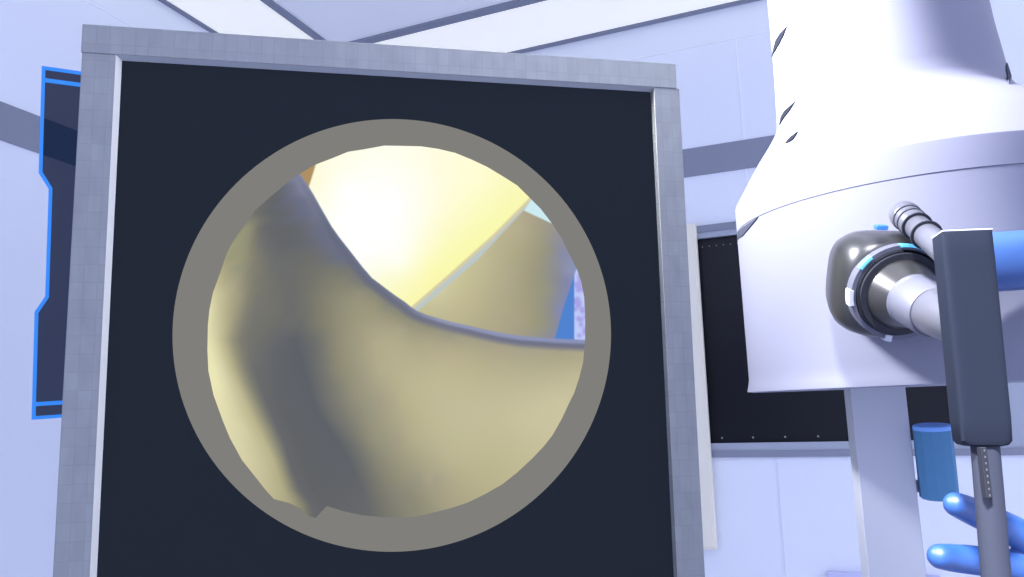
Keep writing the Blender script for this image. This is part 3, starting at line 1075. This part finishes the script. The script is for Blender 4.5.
# long grip bar
t0, t1 = P(961.5, 234.5, .612), P(982.5, 446, .585)
gz = (t0 - t1).normalized()
ga = math.radians(20)
toC = (EYE - (t0 + t1) / 2).normalized()
side = gz.cross(toC).normalized()
if side.dot(RIGHT) < 0:
    side = -side
gx_ = (side * math.cos(ga) + (side.cross(gz) if side.cross(gz).dot(toC) > 0 else gz.cross(side)) * -math.sin(ga)).normalized()
GM = frame_mtx(t1, gz, gx_)
gl = (t0 - t1).length
bm = bmesh.new()
rws = []
for zz, a, b_, e_ in ((0, .012, .009, 4), (.001, .0155, .0115, 5), (.004, .0175, .0125, 7), (.02, .0178, .0128, 9), (gl - .02, .0184, .0128, 9), (gl - .001, .0184, .0128, 9), (gl, .0180, .0124, 12)):
    rg_ = []
    for i in range(72):
        t = 2 * math.pi * (i + .5) / 72
        c, s_ = math.cos(t), math.sin(t)
        rg_.append(GM @ Vector((a * math.copysign(abs(c) ** (2 / e_), c), b_ * math.copysign(abs(s_) ** (2 / e_), s_), zz)))
    rws.append(rg_)
loft(bm, rws)
link_bm('grip_bar', bm, M['bar'], endo, True, sharp=35)
bm = bmesh.new()
box(bm, (-.0178, -.0122, gl + .0002), (.0178, .0122, gl + .0014), GM, .0005)
link_bm('lit_bar_top', bm, M['tab_white'], endo)  # pale plate carries the light on the bar's top face
r0_, r1_ = P(984.5, 440, .586), P(1015, 800, .55)
RM = frame_mtx(r0_, r1_ - r0_, RIGHT)
rlen = (r1_ - r0_).length
bm = bmesh.new()
lathe(bm, RM, [(.0098, 0), (.0098, rlen - .002), (.008, rlen)], 48)
link_bm('shaft', bm, M['rod'], endo, True, sharp=40)
sA, sB = P(981.5, 447, .5735), P(987.5, 498, .5690)
bm = bmesh.new()
smx = frame_mtx(sA, sB - sA, RIGHT)
sl_ = (sB - sA).length
box(bm, (-.0022, -.003, 0), (.0022, .003, sl_), smx, .0006)
slot = link_bm('slot', bm, M['gun_dark'], endo)
for i in range(8):
    bm = bmesh.new()
    s_ = smx @ Matrix.Translation((0, 0, (i + .5) * sl_ / 8))
    inn = -.0033 if (smx.to_3x3() @ Vector((0, -1, 0))).dot(toC) > 0 else .0027
    box(bm, (-.0005, inn, -.0008), (.0005, inn + .0006, .0008), s_)
    tk = link_bm('tick', bm, M['ring_grey'], endo)
# thick blue sleeve running off to the right behind the bar
b0, b1 = P(966, 264, .672), P(1180, 249, .70)
BM = frame_mtx(b0, b1 - b0, RIGHT + UP)
bl = (b1 - b0).length
bm = bmesh.new()
lathe(bm, BM, [(.020, 0), (.0245, .002), (.0258, .006), (.0258, bl - .004), (.023, bl)], 64)
link_bm('blue_sleeve', bm, mat('glossy_blue_sleeve', (.035, .09, .27), .4, .35), endo, True, sharp=40)

# ---------------------------------------------------------------- gloved hand reaching in from the right
M['glove'] = mat('glossy_blue_glove', (.018, .08, .30), .46, 1.0)
HD = .625
hand = empty('gloved_hand', P(1110, 590, HD), 'hand in a glossy blue glove reaching in from the right behind the rod', 'person')


def catmull(pts_, rad_, sub=6):
    P_ = [Vector(p) for p in pts_]
    o1, o2 = [], []
    n = len(P_)
    for i in range(n - 1):
        a, b_, c, d = P_[max(i - 1, 0)], P_[i], P_[i + 1], P_[min(i + 2, n - 1)]
        for s in range(sub):
            t = s / sub
            o1.append(.5 * ((2 * b_) + (c - a) * t + (2 * a - 5 * b_ + 4 * c - d) * t * t + (3 * b_ - a - 3 * c + d) * t ** 3))
            o2.append(rad_[i] * (1 - t) + rad_[i + 1] * t)
    o1.append(P_[-1])
    o2.append(rad_[-1])
    return o1, o2


px_ = HD / F
fingers = {
    'index': ([(956, 504.5), (968, 509.5), (984, 517), (1010, 529), (1042, 546), (1085, 566), (1125, 585)], [12.5, 14.2, 15, 16, 17, 18, 20]),
    'middle': ([(940, 556.5), (953, 558), (981, 561), (1012, 566), (1048, 574), (1088, 590), (1128, 608)], [12.8, 14.2, 15.3, 16, 17, 18.5, 20]),
    'ring': ([(958, 606), (972, 606), (995, 607), (1020, 609), (1052, 614), (1088, 622), (1128, 632)], [12, 13.4, 14.4, 15, 16, 18, 20]),
    'little': ([(985, 650), (997, 649), (1014, 648), (1034, 648), (1060, 650), (1092, 655), (1128, 656)], [10, 11.3, 12.2, 13, 14, 16, 18]),
    'thumb': ([(1040, 455), (1048, 464), (1058, 480), (1072, 500), (1090, 524), (1115, 556), (1145, 590)], [13, 14.5, 16, 17, 19, 22, 24]),
}
hb = bmesh.new()


def blob(pts3, rads):
    a, r = catmull(pts3, rads)
    # rounded tip
    d0 = (a[0] - a[1]).normalized()
    tip = [(a[0] + d0 * r[0] * k2, r[0] * math.sqrt(max(0, 1 - k2 * k2))) for k2 in (.97, .85, .65, .4, .2)]
    a = [t[0] for t in tip] + a
    r = [t[1] for t in tip] + r
    tube_path(hb, a, r, 20)


for nm, (pp_, rr_) in fingers.items():
    dz = {'index': (0, .0), 'middle': (0, 0), 'ring': (.01, .004), 'little': (.015, .006), 'thumb': (-.035, -.01)}[nm]
    n = len(pp_)
    blob([P(x, y, HD + dz[0] * (1 - i / (n - 1)) + .012 * math.sin(math.pi * i / (n - 1))) for i, (x, y) in enumerate(pp_)], [v * px_ * .97 for v in rr_])
# palm, wrist and forearm
rings = []
for x, y, a, b_ in ((1098, 605, 20, 10), (1106, 606, 50, 15), (1130, 610, 62, 19), (1170, 618, 60, 22), (1215, 628, 50, 22), (1255, 640, 38, 21), (1300, 655, 36, 24), (1380, 680, 42, 30), (1480, 710, 50, 36)):
    c = P(x, y, HD + .004)
    dirn = (P(1480, 710, HD) - P(1098, 605, HD)).normalized()
    mm_ = frame_mtx(c, dirn, UP)
    rings.append([mm_ @ Vector((a * px_ * math.cos(2 * math.pi * i / 32), b_ * px_ * math.sin(2 * math.pi * i / 32), 0)) for i in range(32)])
loft(hb, rings)
ho = link_bm('glove', hb, M['glove'], hand, True)
rm = ho.modifiers.new('join', 'REMESH')
rm.mode = 'VOXEL'
rm.voxel_size = .0016
rm.use_smooth_shade = True
sm = ho.modifiers.new('soft', 'SMOOTH')
sm.factor = .5
sm.iterations = 6
